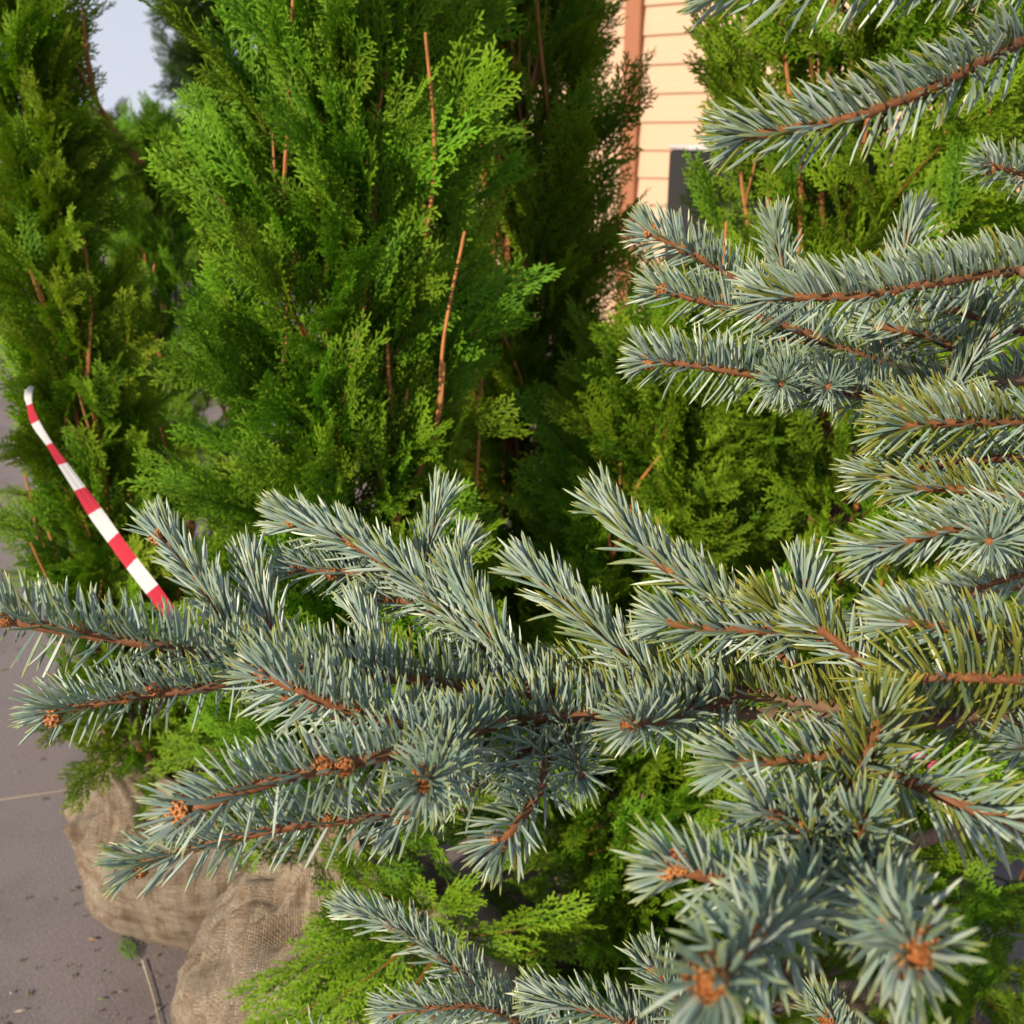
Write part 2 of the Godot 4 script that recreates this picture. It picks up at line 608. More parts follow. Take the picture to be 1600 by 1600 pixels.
	# the sprays that show singly on the near side
	for k in int(o.sprays):
		var s := lerpf(0.02, 0.95, (k + rng.randf()) / float(o.sprays))
		var az := cam_az + rng.randf_range(-1.5, 1.5)
		var out := Vector3(sin(az), 0, cos(az))
		var el := deg_to_rad(lerpf(42.0, 78.0, s) + rng.randfn(0, 12.0))
		var dir := (out * cos(el) + Vector3.UP * sin(el)).rotated(Vector3.UP, rng.randfn(0, 0.5)).normalized()
		var sc := rng.randf_range(0.65, 1.0)
		var pos := b + axis * s + out * maxf(0.02, R * profile_of(s, o) * rng.randf_range(0.86, 1.04) - 0.09 * cos(el))
		var zz := Vector3.UP.cross(out).rotated(dir, rng.randf_range(-1.5, 1.5))
		zz = (zz - dir * zz.dot(dir)).normalized()
		part(tree, "spray", spray_meshes[rng.randi() % 3][rng.randi() % 7], Transform3D(Basis(dir.cross(zz), dir, zz).scaled(Vector3.ONE * sc), pos))
	if o.has("ball"):
		root_ball(tree, o.ball, o.seed)
	return tree

func root_ball(tree: Node3D, d: Dictionary, seed_: int) -> void:
	var g := Geo.new()
	var nz := noise(seed_ + 3, 1.1, 1)
	var nf := noise(seed_ + 9, 3.5, 2)
	var C: Vector3 = d.centre - tree.position
	var r: Vector3 = d.r
	var ax: Vector3 = (d.neck as Vector3).normalized()
	var fb := frame_at(ax, Vector3(0.1, 0.2, 1))
	var nu := 110
	var nv := 80
	for j in nv + 1:
		var ang := PI * j / nv                       # from the neck
		for k in nu:
			var th := TAU * k / nu
			var dir := fb * Vector3(sin(ang) * cos(th), cos(ang), sin(ang) * sin(th))
			var rr := 1.0 + 0.10 * nz.get_noise_3dv(dir) + 0.018 * nf.get_noise_3dv(dir)
			var fold := exp(-pow((ang - 0.45) / 0.42, 2.0))
			rr += fold * (0.075 * sin(th * 8.0 + 3.0 * nz.get_noise_3dv(dir * 2.0)) + 0.035 * sin(th * 19.0 + 1.0)) 
			rr += 0.05 * absf(nf.get_noise_3dv(Vector3(th * 0.9 + 4.0 * nz.get_noise_3dv(dir), ang * 0.35, 0.0))) * (1.0 if ang < 2.2 else 0.4) - 0.012 * absf(nf.get_noise_3dv(dir * 2.3))
			rr += 0.42 * exp(-pow(ang / 0.22, 2.0)) - 0.10 * exp(-pow((ang - 0.42) / 0.2, 2.0))
			var p := dir * rr * r
			if C.y + p.y < 0.02:
				p.y = -C.y + 0.003 + 0.017 * exp((C.y + p.y - 0.02) / 0.05)
			g.v.append(C + p)
	for j in nv:
		for k in nu:
			var p := j * nu + k
			var q := j * nu + (k + 1) % nu
			g.i.append_array([p, q, p + nu, q, q + nu, p + nu])
	var ball := part(tree, "root_ball", g.smooth_mesh(M.burlap))
	ball.set_meta("label", "root ball wrapped in tan burlap")

# ---------------------------------------------------------------- materials
func materials() -> void:
	M.needle = mat("needle", Color(1, 1, 1), 0.40, true)
	M.needle.backlight_enabled = true
	M.needle.backlight = Color(0.12, 0.14, 0.08).linear_to_srgb()
	M.bud = mat("bud", Color(1, 1, 1), 0.6, true)
	M.twig = mat("twig", Color(1, 1, 1), 0.75, true)
	M.bark = mat("bark", Color(1, 1, 1), 0.8, true)
	for row in [["thuja", Color(1, 1, 1)], ["thuja_a", Color(1, 1, 0.9)], ["thuja_b", Color(1.0, 0.88, 0.8)], ["thuja_c", Color(0.72, 0.86, 0.9)]]:
		M[row[0]] = mat(row[0], row[1], 0.62, true)
		M[row[0]].metallic_specular = 0.35
		M[row[0]].backlight_enabled = true
		M[row[0]].backlight = Color(0.5, 0.62, 0.25).linear_to_srgb()
	# burlap weave
	var im := Image.create(256, 256, false, Image.FORMAT_RGB8)
	var hm := Image.create(256, 256, false, Image.FORMAT_RGB8)
	var rng := RandomNumberGenerator.new()
	rng.seed = 77
	var warp := []
	var weft := []
	for k in 32:
		warp.append(rng.randf_range(0.5, 1.15))
		weft.append(rng.randf_range(0.5, 1.15))
	for y in 256:
		for x in 256:
			var ix := x / 8
			var iy := y / 8
			var u := (x % 8 + 0.5) / 8.0 - 0.5
			var v := (y % 8 + 0.5) / 8.0 - 0.5
			var over := (ix + iy) % 2 == 0
			var a: float = (1.0 - absf(u) * 1.5) if over else (1.0 - absf(v) * 1.5)
			var tone: float = (warp[ix] if over else weft[iy]) * rng.randf_range(0.85, 1.1)
			var hole := absf(u) > 0.36 and absf(v) > 0.36
			var c := 0.35 if hole else clampf(0.82 * tone, 0, 1)
			im.set_pixel(x, y, Color(c, c, c).linear_to_srgb())
			var h := 0.0 if hole else clampf(a, 0, 1)
			hm.set_pixel(x, y, Color(h, h, h))
	M.burlap = mat("burlap", Color(0.46, 0.385, 0.30), 0.95)
	M.burlap.detail_enabled = true
	M.burlap.detail_blend_mode = BaseMaterial3D.BLEND_MODE_MUL
	M.burlap.detail_uv_layer = BaseMaterial3D.DETAIL_UV_2
	M.burlap.detail_albedo = noise_tex(55, 0.014, 512, grad([[0.0, Color(0.50, 0.40, 0.33)], [0.38, Color(0.62, 0.53, 0.46)], [0.48, Color(0.92, 0.90, 0.88)], [1.0, Color(1, 1, 1)]]))
	M.burlap.uv2_triplanar = true
	M.burlap.uv2_scale = Vector3.ONE * 3.3
	M.burlap.albedo_texture = ImageTexture.create_from_image(im)
	M.burlap.heightmap_enabled = true
	M.burlap.heightmap_texture = ImageTexture.create_from_image(hm)
	M.burlap.heightmap_scale = 0.35
	M.burlap.uv1_triplanar = true
	M.burlap.uv1_scale = Vector3.ONE * 11.0
	# asphalt
	M.ground = mat("asphalt", Color(1, 1, 1), 0.92)
	M.ground.albedo_texture = noise_tex(4, 0.09, 1024, grad([[0.0, Color(0.135, 0.115, 0.118)], [0.45, Color(0.175, 0.150, 0.155)], [0.6, Color(0.190, 0.163, 0.169)], [1.0, Color(0.235, 0.205, 0.210)]]))
	M.ground.uv1_scale = Vector3.ONE * 640.0
	M.ground.normal_enabled = true
	M.ground.normal_texture = noise_tex(8, 0.16, 1024, null, true)
	M.ground.normal_scale = 0.35
	M.ground.detail_enabled = true
	M.ground.detail_blend_mode = BaseMaterial3D.BLEND_MODE_MUL
	M.ground.detail_uv_layer = BaseMaterial3D.DETAIL_UV_2
	M.ground.detail_albedo = noise_tex(21, 0.012, 512, grad([[0.0, Color(0.72, 0.70, 0.70)], [0.5, Color(1, 1, 1)], [1.0, Color(1, 0.98, 0.96)]]))
	M.ground.uv2_scale = Vector3.ONE * 220.0
	# house
	M.siding = mat("siding", Color(0.57, 0.385, 0.27), 0.6)
	M.siding.albedo_texture = noise_tex(31, 0.02, 512, grad([[0.0, Color(0.9, 0.9, 0.88)], [1.0, Color(1, 1, 1)]]))
	M.siding.uv1_triplanar = true
	M.siding.uv1_scale = Vector3(0.6, 3.0, 3.0)
	M.trim = mat("trim", Color(0.30, 0.115, 0.055), 0.55)
	M.roof = mat("roof", Color(0.09, 0.06, 0.05), 0.8)
	M.dark = mat("dark_paint", Color(0.014, 0.016, 0.016), 0.8)
	M.pale = mat("pale_metal", Color(0.6, 0.6, 0.62), 0.4)
	M.tape = mat("tape", Color(1, 1, 1), 0.3, true)
	M.tape.backlight_enabled = true
	M.tape.backlight = Color(0.3, 0.3, 0.3).linear_to_srgb()
	M.straw = mat("straw", Color(0.42, 0.32, 0.15), 0.7)
	M.pink = mat("pink_plastic", Color(0.6, 0.10, 0.16), 0.4)
	M.litter = mat("litter", Color(1, 1, 1), 0.8, true)

# ---------------------------------------------------------------- scene
func _ready() -> void:
	cam_basis = Basis.from_euler(Vector3(deg_to_rad(PITCH), 0, 0))
	var cam := Camera3D.new()
	cam.name = "camera"
	add_child(cam)
	cam.transform = Transform3D(cam_basis, CAM)
	cam.near = 0.02
	cam.far = 900.0
	var lens := CameraAttributesPhysical.new()
	lens.frustum_focal_length = 24.07
	lens.frustum_focus_distance = 0.47
	lens.frustum_near = 0.02
	lens.frustum_far = 900.0
	lens.exposure_aperture = 12.5
	cam.attributes = lens
	cam.fov = 53.0
	var env := Environment.new()
	env.background_mode = Environment.BG_SKY
	env.tonemap_mode = Environment.TONE_MAPPER_LINEAR
	env.tonemap_exposure = 1.32
	env.sdfgi_enabled = true
	env.ssao_enabled = true
	env.ssil_enabled = true
	var skym := ProceduralSkyMaterial.new()
	skym.sky_top_color = Color(0.68, 0.71, 0.77)
	skym.sky_horizon_color = Color(0.755, 0.775, 0.82)
	skym.sky_curve = 0.25
	skym.ground_bottom_color = Color(0.40, 0.38, 0.38)
	skym.ground_horizon_color = Color(0.62, 0.62, 0.64)
	skym.sun_angle_max = 12.0
	var sky := Sky.new()
	sky.sky_material = skym
	env.sky = sky
	var we := WorldEnvironment.new()
	we.name = "environment"
	we.environment = env
	add_child(we)
	var sun := DirectionalLight3D.new()
	sun.name = "sun"
	sun.light_color = Color(1.0, 0.92, 0.80)
	sun.light_energy = 1.6
	sun.light_angular_distance = 0.8
	sun.shadow_enabled = true
	add_child(sun)
	sun.look_at_from_position(Vector3.ZERO, -Vector3(-0.55, 0.42, 0.72))

	materials()
	make_needles()
	make_bud()
	make_sprays()
	setting()
	thujas()
	spruce()
	small_things()

func setting() -> void:
	var pm := PlaneMesh.new()
	pm.size = Vector2(400, 400)
	pm.add_uv2 = true
	pm.material = M.ground
	var gr := part(self, "ground", pm)
	gr.set_meta("kind", "structure")
	# house
	var corner := P(986, 216, 6.0)
	corner.y = 0.0
	var right := Vector3(0.80, 0, 0.60)
	var front := Vector3(-0.60, 0, 0.80)
	var hb := Basis(right, Vector3.UP, front)
	var house := thing("house", "beige clapboard house with a brown vertical board on its wall", "house", corner)
	var core := Geo.new()
	box_geo(core, Transform3D(hb, hb * Vector3(0.75, 1.49, -1.53)), Vector3(5.5, 2.98, 3.0))
	part(house, "wall", core.mesh(M.siding))
	var pg := Geo.new()
	# a board: thin at its top edge, thick at its lower edge
	for e in [[0.0, 0.0], [0.0, 0.026], [0.006, 0.028], [0.162, 0.010], [0.162, 0.0]]:
		for x in [-0.5, 0.5]:
			pg.v.append(Vector3(x, e[0], e[1]))
	for k in 4:
		pg.i.append_array([k * 2, k * 2 + 2, k * 2 + 1, k * 2 + 1, k * 2 + 2, k * 2 + 3])
	var board := pg.mesh(M.siding)
	for k in 19:
		for seg in [[-2.0, -0.056], [0.056, 3.5]]:
			var ln: float = seg[1] - seg[0]
			part(house, "board", board, Transform3D(hb.scaled_local(Vector3(ln, 1, 1)), hb * Vector3((seg[0] + seg[1]) * 0.5, 0.02 + k * 0.152, -0.026)))
	var tg := Geo.new()
	box_geo(tg, Transform3D(hb, hb * Vector3(0, 1.49, 0.0)), Vector3(0.105, 2.98, 0.07), 0.006)
	part(house, "trim_board", tg.mesh(M.trim))
	var rg := Geo.new()
	for sgn in [1.0, -1.0]:
		var rb := hb * Basis(Vector3(1, 0, 0), sgn * 0.5)
		box_geo(rg, Transform3D(rb, hb * Vector3(0.75, 3.42, -1.53 + sgn * 0.86)), Vector3(6.1, 0.08, 2.15))
	part(house, "roof", rg.mesh(M.roof))
	# dark cabinet behind the trees
	var cp := P(1062, 213, 2.7)
	var cab := thing("utility_cabinet", "dark cabinet with a pale top edge standing before the beige wall", "cabinet", Vector3(cp.x + 0.25, 0, cp.z))
	var cg := Geo.new()
	box_geo(cg, Transform3D(Basis.IDENTITY, Vector3(0, 0.56, 0)), Vector3(0.5, 1.12, 0.35), 0.008)
	part(cab, "body", cg.mesh(M.dark))
	var dg := Geo.new()
	box_geo(dg, Transform3D(Basis.IDENTITY, Vector3(0, 0.57, 0.178)), Vector3(0.44, 0.98, 0.012), 0.003)
	var door := part(cab, "door", dg.mesh(M.dark))
	var kg := Geo.new()
	box_geo(kg, Transform3D(Basis.IDENTITY, Vector3(0.17, 0.6, 0.19)), Vector3(0.02, 0.1, 0.02), 0.004)
	part(door, "handle", kg.mesh(M.pale))
	var lg := Geo.new()
	box_geo(lg, Transform3D(Basis.IDENTITY, Vector3(0, 1.127, 0)), Vector3(0.505, 0.012, 0.355), 0.003)
	part(cab, "lid", lg.mesh(M.pale))
	# far trees against the sky
	var rng := RandomNumberGenerator.new()
	rng.seed = 91
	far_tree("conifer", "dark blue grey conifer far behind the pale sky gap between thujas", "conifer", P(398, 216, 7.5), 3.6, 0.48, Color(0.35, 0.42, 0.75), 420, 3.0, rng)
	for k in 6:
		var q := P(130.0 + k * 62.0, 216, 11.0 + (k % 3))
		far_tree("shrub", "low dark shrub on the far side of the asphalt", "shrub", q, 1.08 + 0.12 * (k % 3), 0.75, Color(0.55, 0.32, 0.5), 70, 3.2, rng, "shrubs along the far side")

func far_tree(called: String, label: String, category: String, at: Vector3, h: float, r: float, tint: Color, n: int, sc: float, rng: RandomNumberGenerator, group := "") -> void:
	var t := thing(called, label, category, Vector3(at.x, 0, at.z), group)
	var path := PackedVector3Array()
	for k in 10:
		path.append(Vector3(sin(k * 0.8) * 0.03, h * 0.92 * k / 9.0, 0))
	part(t, "trunk", tube(path, 0.07 if h > 2 else 0.03, 0.01, 8, Color(0.09, 0.06, 0.05), Color(0.12, 0.08, 0.06), rng, 0.1).mesh(M.bark))
	var xs := [[], []]
	var cs := [[], []]
	for k in n:
		var s := rng.randf()
		var az := k * 2.39996
		var out := Vector3(sin(az), 0, cos(az))
		var rr := r * (pow(1.0 - s, 0.7) if h > 2 else sqrt(1.0 - s * s)) * (0.8 + 0.35 * sin(s * 23.0 + 2.0 * sin(az * 2.0)))
		var el := rng.randf_range(-0.2, 0.7)
		var dir := (out * cos(el) + Vector3.UP * sin(el)).normalized()
		var zz := Vector3.UP.cross(out).rotated(dir, rng.randf_range(-1.5, 1.5))
		zz = (zz - dir * zz.dot(dir)).normalized()
		var scale_ := sc * rng.randf_range(0.7, 1.2)
		var pos := Vector3(0, h * (0.06 + 0.9 * s), 0) + out * maxf(0.0, rr * rng.randf_range(0.5, 1.0) - 0.1)
		xs[k % 2].append(Transform3D(Basis(dir.cross(zz), dir, zz).scaled(Vector3.ONE * scale_), pos))
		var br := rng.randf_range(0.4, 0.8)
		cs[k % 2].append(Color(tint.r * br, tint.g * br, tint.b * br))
	for v in 2:
		multi(t, "foliage", clump_meshes[v], xs[v], cs[v])

func thujas() -> void:
	thuja("broad bright green thuja, fullest of the row, on a pale burlap ball", {"base": Vector3(-0.19, 0.33, -1.00), "top": Vector3(-0.13, 2.02, -1.14), "R": 0.185, "clumps": 310, "sprays": 295, "stems": 18, "seed": 101, "tint": Color(0.92, 1.0, 0.9), "low": 0.06,
		"extra": [[560, 1420, 0.98, -0.5, 0.2], [520, 1480, 0.95, -0.7, -0.2], [600, 1500, 0.95, -0.2, 0.1], [540, 1560, 0.92, -0.6, -0.3], [620, 1580, 0.92, -0.1, -0.2], [500, 1600, 0.92, -0.5, -0.5], [700, 1540, 0.97, 0.3, 0.0], [640, 1430, 1.0, 0.1, 0.4], [760, 1470, 1.02, 0.5, 0.2], [680, 1610, 0.93, 0.0, -0.4], [580, 1640, 0.90, -0.4, -0.4]],
		"ball": {"centre": Vector3(-0.195, 0.165, -0.965), "r": Vector3(0.20, 0.185, 0.19), "neck": Vector3(0.02, 1, -0.05)}})
	var slim := thuja("slim thuja leaning over the lumpy brown burlap ball beside the striped tape", {"base": Vector3(-0.525, 0.30, -1.27), "top": Vector3(-0.60, 1.36, -1.36), "R": 0.140, "taper": 0.85, "clumps": 170, "sprays": 200, "stems": 14, "seed": 202, "tint": Color(1.1, 1.0, 0.95), "scale": 0.8, "low": 0.02, "el0": 8.0,
		"ball": {"centre": Vector3(-0.465, 0.145, -1.31), "r": Vector3(0.19, 0.165, 0.17), "neck": Vector3(-0.55, 1, 0.25)}})
	# dry bough leaning out of the slim thuja's top
	var rng := RandomNumberGenerator.new()
	rng.seed = 4242
	for row in [[[222, 256, 1.30], [170, 190, 1.27], [120, 105, 1.24], [60, 12, 1.22]], [[205, 240, 1.29], [150, 175, 1.26], [95, 110, 1.24], [50, 60, 1.23]], [[150, 160, 1.26], [135, 80, 1.24], [128, 10, 1.23]]]:
		var pts := []
		for q in row:
			pts.append(P(q[0], q[1], q[2]) - slim.position)
		part(slim, "dry_bough", tube(curve(pts, 0.01), 0.0042, 0.0015, 7, Color(0.33, 0.13, 0.04), Color(0.45, 0.21, 0.07), rng, 0.12).mesh(M.bark))
	thuja("olive green thuja standing before the brown house board", {"base": Vector3(0.035, 0.30, -1.45), "top": Vector3(-0.02, 1.95, -1.52), "R": 0.175, "clumps": 250, "sprays": 160, "stems": 20, "seed": 303, "tint": Color(1.1, 0.95, 0.8),
		"ball": {"centre": Vector3(0.10, 0.15, -1.45), "r": Vector3(0.19, 0.17, 0.19), "neck": Vector3(0, 1, 0)}})
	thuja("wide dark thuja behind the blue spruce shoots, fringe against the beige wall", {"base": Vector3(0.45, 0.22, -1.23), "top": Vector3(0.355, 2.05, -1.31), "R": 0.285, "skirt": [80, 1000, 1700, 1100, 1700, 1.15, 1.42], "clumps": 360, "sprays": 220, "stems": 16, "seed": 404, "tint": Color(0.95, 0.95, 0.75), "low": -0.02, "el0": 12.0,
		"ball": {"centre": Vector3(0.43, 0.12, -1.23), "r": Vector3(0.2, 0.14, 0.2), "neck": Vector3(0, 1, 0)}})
	thuja("deep green thuja far across the asphalt at the end of the row", {"base": Vector3(-3.62, 0.30, -7.0), "top": Vector3(-3.64, 2.0, -7.0), "R": 0.30, "clumps": 130, "sprays": 0, "stems": 5, "seed": 505, "tint": Color(0.8, 0.95, 0.9), "scale": 1.5,
		"ball": {"centre": Vector3(-3.62, 0.15, -7.0), "r": Vector3(0.22, 0.17, 0.22), "neck": Vector3(0, 1, 0)}})
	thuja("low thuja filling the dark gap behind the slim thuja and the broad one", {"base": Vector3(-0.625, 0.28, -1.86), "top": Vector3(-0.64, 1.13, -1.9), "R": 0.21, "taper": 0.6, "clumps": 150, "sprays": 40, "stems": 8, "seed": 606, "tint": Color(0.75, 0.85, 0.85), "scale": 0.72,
		"ball": {"centre": Vector3(-0.625, 0.14, -1.86), "r": Vector3(0.16, 0.15, 0.16), "neck": Vector3(0, 1, 0)}})
	thuja("thuja mostly hidden behind the wide dark one, beyond the spruce trunk", {"base": Vector3(0.86, 0.28, -1.62), "top": Vector3(0.86, 1.9, -1.66), "R": 0.25, "clumps": 150, "sprays": 30, "stems": 5, "seed": 808, "tint": Color(0.95, 0.97, 0.8),
		"ball": {"centre": Vector3(0.86, 0.14, -1.62), "r": Vector3(0.19, 0.15, 0.19), "neck": Vector3(0, 1, 0)}})
	thuja("short thuja in the shade behind the blue spruce shoots", {"base": Vector3(0.17, 0.24, -1.18), "top": Vector3(0.19, 0.87, -1.22), "R": 0.23, "clumps": 190, "sprays": 90, "stems": 8, "seed": 707, "tint": Color(0.95, 0.97, 0.8), "skirt": [34, 760, 1150, 1180, 1680, 1.12, 1.4], "low": -0.04, "el0": 8.0,
		"ball": {"centre": Vector3(0.17, 0.13, -1.18), "r": Vector3(0.17, 0.14, 0.17), "neck": Vector3(0, 1, 0)}})

func spruce() -> void:
	var trunk_at := P(2050, 900, 0.62)
	var tree := thing("spruce_tree", "blue spruce reaching its needled branches across the thujas", "spruce", Vector3(trunk_at.x, 0, trunk_at.z))
	var at := tree.position
	var rng := RandomNumberGenerator.new()
	rng.seed = 64
	var path := PackedVector3Array()
	for k in 30:
		path.append(Vector3(sin(k * 0.5) * 0.006, 0.24 + 1.5 * k / 29.0, cos(k * 0.4) * 0.006))
	part(tree, "trunk", tube(path, 0.026, 0.010, 14, Color(0.10, 0.075, 0.06), Color(0.15, 0.11, 0.085), rng, 0.1).mesh(M.bark))
	root_ball(tree, {"centre": at + Vector3(0, 0.15, 0), "r": Vector3(0.19, 0.17, 0.19), "neck": Vector3(0, 1, 0)}, 707)
	# woody branches out of the trunk
	var wood := {"called": "branch", "bare": true, "r0": 0.0062, "r1": 0.0024, "old": 1.0}
	shoot(tree, [[2050, 1060, 0.62], [1800, 1110, 0.54], [1600, 1122, 0.47], [1450, 1126, 0.455], [1250, 1118, 0.455], [1050, 1108, 0.445], [900, 1115, 0.432]], wood)
	shoot(tree, [[2050, 560, 0.62], [1800, 560, 0.58], [1600, 590, 0.54], [1450, 615, 0.53], [1250, 612, 0.53]], {"called": "branch", "r0": 0.006, "r1": 0.003, "old": 0.8, "from": 0.55, "olive": 0.25, "buds": 0, "tipbud": false, "tuft": 0, "nl": 0.019})
	shoot(tree, [[2050, 300, 0.60], [1850, 380, 0.52], [1700, 405, 0.47], [1600, 424, 0.44]], {"called": "branch", "bare": true, "r0": 0.006, "r1": 0.0026, "old": 0.8})
	shoot(tree, [[2050, -200, 0.62], [1850, -90, 0.5], [1700, 0, 0.43], [1600, 62, 0.40]], {"called": "branch", "bare": true, "r0": 0.006, "r1": 0.0026, "old": 0.7})
	shoot(tree, [[2050, 1300, 0.66], [1800, 1310, 0.54], [1560, 1290, 0.42], [1400, 1325, 0.365], [1330, 1345, 0.338]], {"called": "branch", "bare": true, "r0": 0.0055, "r1": 0.0024, "old": 0.8})
	shoot(tree, [[2050, 1750, 0.72], [1600, 1760, 0.68], [1150, 1690, 0.62], [830, 1610, 0.60]], {"called": "branch", "bare": true, "r0": 0.006, "r1": 0.003, "old": 0.9})
	shoot(tree, [[2050, 760, 0.62], [1800, 750, 0.55], [1600, 760, 0.50]], {"called": "branch", "bare": true, "r0": 0.006, "r1": 0.003, "old": 0.9})

	# extra low whorl, added out of view to shade the thujas behind
	var low := Geo.new()
	var axis_path := PackedVector3Array()
	for k in 40:
		axis_path.append(Vector3(0, k / 39.0, 0.06 * sin(k * 0.12)))
	low.add(Transform3D.IDENTITY, tube(axis_path, 0.010, 0.004, 7, Color(0.09, 0.06, 0.045), Color(0.16, 0.08, 0.04), rng, 0.08))
	for k in 17:
		var s := 0.18 + 0.82 * k / 17.0
		var sd := 1.0 if k % 2 == 0 else -1.0
		var o3 := Vector3(0, s, 0.06 * sin(s * 39.0 * 0.12))
		var d3 := (Vector3(sd * 0.8, 0.6, rng.randf_range(-0.1, 0.25)) if k < 16 else Vector3(0, 1, 0.1)).normalized()
		var ln := 0.30 * (1.0 - 0.55 * s)
		low.add(Transform3D.IDENTITY, tube(PackedVector3Array([o3, o3 + d3 * ln * 0.5, o3 + d3 * ln]), 0.005, 0.003, 5, Color(0.12, 0.05, 0.025), Color(0.2, 0.08, 0.03), rng, 0.1))
		var fr3 := frame_at(d3, Vector3(0, 0, 1))
		for q in 72:
			var u := (q + rng.randf()) / 72.0
			var a3 := q * 2.39996
			var dir := (d3 * 0.6 + (fr3.x * cos(a3) + fr3.z * sin(a3)) * 0.8 + Vector3(0, 0, 0.25)).normalized()
			var zz := (d3 - dir * d3.dot(dir)).normalized()
			low.add(Transform3D(Basis(dir.cross(zz), dir, zz).scaled(Vector3.ONE * 0.040), o3 + d3 * ln * u), NEEDLES[q % 3][q % 7])
	var low_mesh := low.mesh(M.needle)
	for e in [[-0.32, 0.57, -0.42], [-0.27, 0.52, -0.50], [-0.30, 0.63, -0.33], [-0.14, 0.56, -0.45], [-0.07, 0.62, -0.34], [-0.03, 0.50, -0.55], [0.06, 0.46, -0.60], [0.10, 0.60, -0.40], [-0.10, 0.44, -0.58], [0.16, 0.50, -0.55], [-0.16, 0.48, -0.38], [0.02, 0.54, -0.27]]:
		var tip := Vector3(e[0], e[1] - 0.055, e[2]) - at
		var from := Vector3(0, tip.y + 0.04, 0)
		var y3 := tip - from
		var fr4 := frame_at(y3.normalized(), Vector3.UP)
		part(tree, "added_shade_branch", low_mesh, Transform3D(Basis(fr4.x, fr4.y, fr4.z).scaled(Vector3.ONE * y3.length() * 0.62), from + y3 * 0.38))
	# --- upper right
	shoot(tree, [[1600, 62, 0.40], [1520, 105, 0.39], [1450, 140, 0.385], [1345, 180, 0.38], [1240, 202, 0.38], [1158, 214, 0.38]], {"nl": 0.0215, "round": 0.12, "olive": 0.12, "buds": 0, "tipbud": false, "spread": 52, "dens": 1250})
	shoot(tree, [[1700, -70, 0.40], [1500, -40, 0.39], [1300, -22, 0.385], [1120, -16, 0.38]], {"nl": 0.0205, "round": 0.5, "olive": 0.15, "buds": 0, "dens": 900})
	shoot(tree, [[1700, 300, 0.66], [1600, 272, 0.64], [1545, 258, 0.63]], {"nl": 0.02, "round": 0.6, "buds": 0})
	# --- group at the right, middle height
	shoot(tree, [[1620, 420, 0.445], [1550, 428, 0.44], [1450, 444, 0.43], [1350, 462, 0.425], [1260, 464, 0.42], [1200, 464, 0.42]], {"nl": 0.0215, "round": 0.12, "olive": 0.18, "buds": 0, "tipbuds": 0, "spread": 55, "dens": 1500})
	shoot(tree, [[1240, 500, 0.56], [1150, 438, 0.555], [1080, 395, 0.55], [1015, 364, 0.55]], {"nl": 0.0205, "olive": 0.05, "dens": 1500, "round": 0.2})
	shoot(tree, [[1290, 530, 0.54], [1170, 490, 0.54], [1090, 468, 0.54], [1030, 455, 0.54]], {"nl": 0.0195, "olive": 0.05, "round": 0.15, "buds": 0, "dens": 1500})
	shoot(tree, [[1400, 625, 0.51], [1290, 605, 0.51], [1190, 588, 0.51], [1090, 572, 0.51], [1012, 563, 0.51]], {"nl": 0.0205, "olive": 0.04, "round": 0.1, "buds": 0, "spread": 76, "dens": 1600})
	shoot(tree, [[1240, 580, 0.52], [1226, 597, 0.49], [1221, 600, 0.47]], {"nl": 0.0155, "round": 1.0, "tipbud": false, "buds": 0, "tuft": 30, "spread": 72})
	shoot(tree, [[1310, 588, 0.52], [1298, 602, 0.49], [1294, 604, 0.475]], {"nl": 0.014, "round": 1.0, "tipbud": false, "buds": 0, "tuft": 26, "spread": 72})
	shoot(tree, [[1235, 470, 0.58], [1222, 415, 0.575], [1212, 360, 0.57]], {"nl": 0.021, "buds": 0, "tipbud": false, "spread": 38})
	shoot(tree, [[1400, 450, 0.55], [1412, 395, 0.545], [1425, 350, 0.54]], {"nl": 0.021, "buds": 0, "tipbud": false, "spread": 38})
	shoot(tree, [[1480, 620, 0.50], [1515, 570, 0.49], [1555, 515, 0.48]], {"nl": 0.020, "buds": 0, "tipbud": false, "spread": 36, "olive": 0.1})
	shoot(tree, [[1460, 600, 0.55], [1380, 565, 0.55], [1300, 540, 0.55], [1220, 528, 0.56]], {"nl": 0.0195, "olive": 0.2, "buds": 0, "dens": 1500})
	shoot(tree, [[1520, 560, 0.53], [1450, 525, 0.52], [1370, 510, 0.52]], {"nl": 0.0205, "olive": 0.25, "buds": 0, "spread": 45})
	shoot(tree, [[1600, 520, 0.5], [1540, 500, 0.49], [1480, 480, 0.48]], {"nl": 0.020, "olive": 0.3, "buds": 0, "spread": 50})
	shoot(tree, [[1640, 655, 0.45], [1560, 660, 0.445], [1500, 660, 0.44], [1430, 664, 0.44], [1395, 668, 0.44]], {"nl": 0.0205, "olive": 0.55, "round": 0.2, "buds": 0, "tipbud": false, "spread": 50, "dens": 1500})
	shoot(tree, [[1560, 640, 0.48], [1480, 640, 0.48], [1400, 638, 0.48]], {"nl": 0.019, "olive": 0.45, "round": 0.3, "buds": 0, "tipbud": false})
	shoot(tree, [[1650, 715, 0.49], [1560, 716, 0.48], [1470, 726, 0.47], [1400, 742, 0.47], [1360, 748, 0.47]], {"nl": 0.0195, "olive": 0.2, "round": 0.35, "buds": 0, "tipbud": false, "spread": 45})
	shoot(tree, [[1650, 770, 0.45], [1580, 775, 0.45], [1500, 765, 0.45], [1425, 762, 0.45]], {"nl": 0.020, "olive": 0.55, "round": 0.2, "buds": 0, "tipbud": false, "spread": 50})
